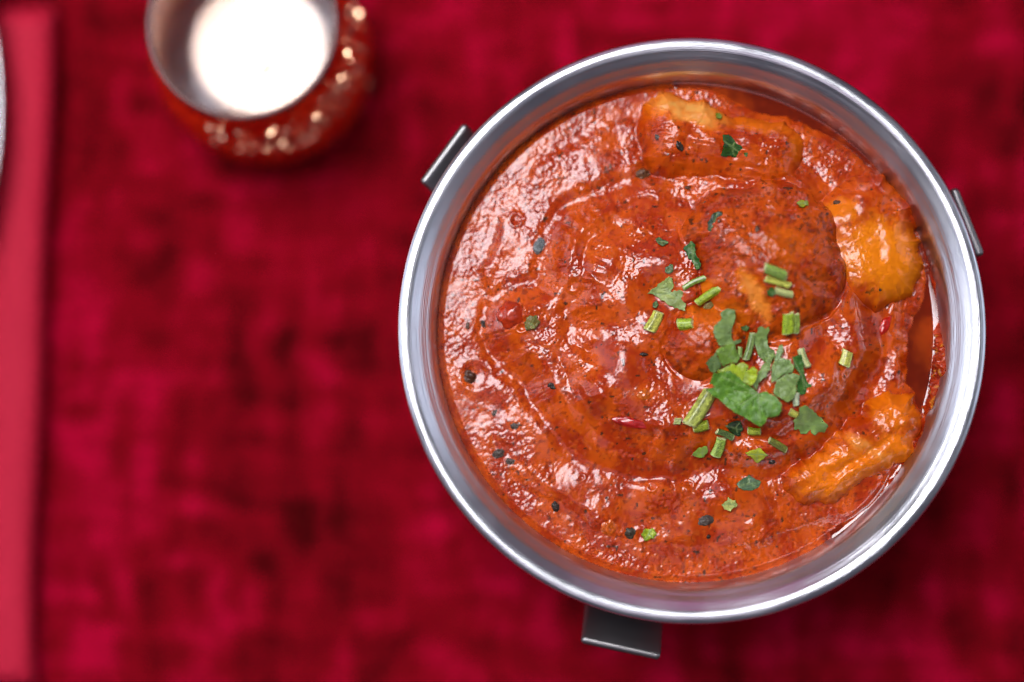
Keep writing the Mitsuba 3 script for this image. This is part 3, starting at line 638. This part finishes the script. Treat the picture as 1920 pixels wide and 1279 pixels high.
blob('tomato_piece_003', 1140, 986, 14, 18, -25, (0.36, 0.06, 0.003), 'tomato', 'orange tomato bit near the bottom wall', 'tomato', h=0.6)
blob('tomato_piece_004', 1205, 740, 13, 10, 0, (0.36, 0.07, 0.004), 'tomato', 'small orange tomato bit left of the long stem', 'tomato', h=0.6)

# ------------------------------------------------------------------ votive candle holder
VX, VY = at(503, 112, 0.020)[:2]
rim_c = at(445, 36, 0.055)
VX, VY = 0.5 * (VX + rim_c[0]), 0.5 * (VY + rim_c[1])
outw = spline([(0.0, 0.0), (0.0195, 0.0), (0.0250, 0.0045), (0.0284, 0.0135), (0.0290, 0.0225), (0.0278, 0.0340), (0.0254, 0.0460), (0.0241, 0.0535)], 8)
rimw = spline([(0.0241, 0.0535), (0.0240, 0.0548), (0.0234, 0.0552), (0.0228, 0.0546), (0.0227, 0.0535)], 5)
inw = spline([(0.0227, 0.0535), (0.0240, 0.0460), (0.0262, 0.0340), (0.0272, 0.0225), (0.0265, 0.0140), (0.0235, 0.0070), (0.018, 0.0055), (0.0, 0.0055)], 8)
add('candle_holder__outer_wall', lathe(outw * np.array([VS, 1.0]), 128, (VX, VY, 0)), 'red_glass', smooth=True)
add('candle_holder__rim', lathe(rimw * np.array([VS, 1.0]), 128, (VX, VY, 0)), 'rim_metal', smooth=True)
add('candle_holder__inner_wall', lathe(inw * np.array([VS, 1.0]), 128, (VX, VY, 0)), 'thin_silver', smooth=True)
tag('candle_holder', 'round red and gold glass candle holder with a silver inside', 'candle holder')
fl = []
rng = np.random.default_rng(23)
for k in range(620):
    z = rng.uniform(0.012, 0.046)
    a = float(np.clip(rng.normal(math.radians(-46), math.radians(34)), math.radians(-112), math.radians(28)))
    r = np.interp(z, outw[40:, 1], outw[40:, 0]) * VS + 0.0002
    d = trimesh.creation.cylinder(rng.uniform(0.0003, 0.0008), 0.0002, sections=10)
    tilt = np.array([rng.normal(0.0, 0.30), rng.normal(-0.02, 0.30), 1.0])
    d.apply_transform(trimesh.geometry.align_vectors([0, 0, 1], tilt / np.linalg.norm(tilt)))
    d.apply_translation([VX + r * math.cos(a), VY + r * math.sin(a), z])
    fl.append(d)
add('candle_holder__glitter', trimesh.util.concatenate(fl), 'gold_glitter', smooth=False)
labels['candle_holder__glitter'] = {'label': 'gold glitter flakes on the side', 'kind': 'stuff'}
cc = at(484, 86, 0.026)
add('candle__wax', lathe(spline([(0.0, 0.0056), (0.0180, 0.0056), (0.0186, 0.0080), (0.0188, 0.0235), (0.0182, 0.0254), (0.0168, 0.0258), (0.0140, 0.0250), (0.0, 0.0246)], 6), 96, (cc[0], cc[1], 0)), 'wax', smooth=40)
wk = at(489, 118, 0.026)
add('candle__wick', trimesh.creation.cylinder(0.0007, segment=[[wk[0], wk[1], 0.0246], [wk[0] + 0.0004, wk[1] - 0.0002, 0.0300]], sections=12), 'soot', smooth=40)
flame = lathe(spline([(0.0, 0.0290), (0.0012, 0.0300), (0.0021, 0.0325), (0.0020, 0.0355), (0.0011, 0.0400), (0.0, 0.0440)], 6), 24, (wk[0], wk[1], 0))
flame.invert() if flame.volume < 0 else None
scene['candle__flame'] = {**mikit.ply(flame, 'wax', smooth=True), 'emitter': {'type': 'area', 'radiance': {'type': 'rgb', 'value': [30, 16, 7]}}}
tag('candle', 'lit white candle glowing inside the red glass holder', 'candle')

# ------------------------------------------------------------------ napkin and plate at the left edge
ys = np.linspace(0, 1, 60)
rowsv = []
for t in ys:
    yp = 6 + t * 1290
    xe = 92 - 36 * t + 5 * math.sin(5.2 * t + 0.6) + 3 * math.sin(13 * t)
    e = at(xe, yp, 0.010)
    h = 0.0105 + 0.0012 * math.sin(3 * t + 1)
    endf = min(1.0, min(t, 1 - t) / 0.02 + 0.35)
    prof = [(-0.085, 0.0010), (-0.085, h * 0.97), (-0.05, h), (-0.012, h * 1.02), (-0.006, h), (-0.0025, h * 0.93), (-0.0006, h * 0.78), (0.0, h * 0.55), (-0.0005, h * 0.32), (-0.0022, h * 0.12), (-0.006, 0.0008)]
    p = spline(prof, 5)
    rowsv.append(np.stack([e[0] + p[:, 0], np.full(len(p), e[1]), p[:, 1] * endf], -1))
v = np.array(rowsv); nr, nc = v.shape[:2]
v = v.reshape(-1, 3)
v[:, 2] += 0.0010 * (meshkit.fbm(np.stack([v[:, 0] * 60, v[:, 1] * 40, v[:, 2] * 0], -1), 3, 9) - 0.4) * (v[:, 2] > 0.006)
i, j = np.meshgrid(np.arange(nr - 1), np.arange(nc), indexing='ij')
q = np.stack([i * nc + j, i * nc + (j + 1) % nc, (i + 1) * nc + (j + 1) % nc, (i + 1) * nc + j], -1).reshape(-1, 4)
f = np.vstack([q[:, [0, 1, 2]], q[:, [0, 2, 3]]])
caps = []
for row, flip in ((0, False), (nr - 1, True)):
    c = len(v); v = np.vstack([v, v[row * nc:(row + 1) * nc].mean(0, keepdims=True)])
    k = np.arange(nc); t3 = np.stack([row * nc + k, row * nc + (k + 1) % nc, np.full(nc, c)], 1)
    caps.append(t3[:, ::-1] if not flip else t3)
m = trimesh.Trimesh(v, np.vstack([f, *caps]), process=False)
trimesh.repair.fix_normals(m)
add('napkin', m, 'napkin_paper', smooth=45)
tag('napkin', 'thick folded coral red napkin along the left edge of the table', 'napkin')
pe = at(-8, 212, 0.024)
PR = 0.125
plate = spline([(0.0, 0.0135), (0.070, 0.0135), (0.082, 0.0150), (0.100, 0.0195), (0.122, 0.0238), (0.1246, 0.0246), (0.125, 0.0240), (0.1243, 0.0228), (0.100, 0.0175), (0.082, 0.0126), (0.074, 0.0118), (0.070, 0.0125), (0.0, 0.0125)], 6)
add('plate', lathe(plate, 160, (pe[0] - PR, pe[1], 0)), 'porcelain', smooth=True)
tag('plate', 'edge of a white plate resting on the napkin', 'plate')
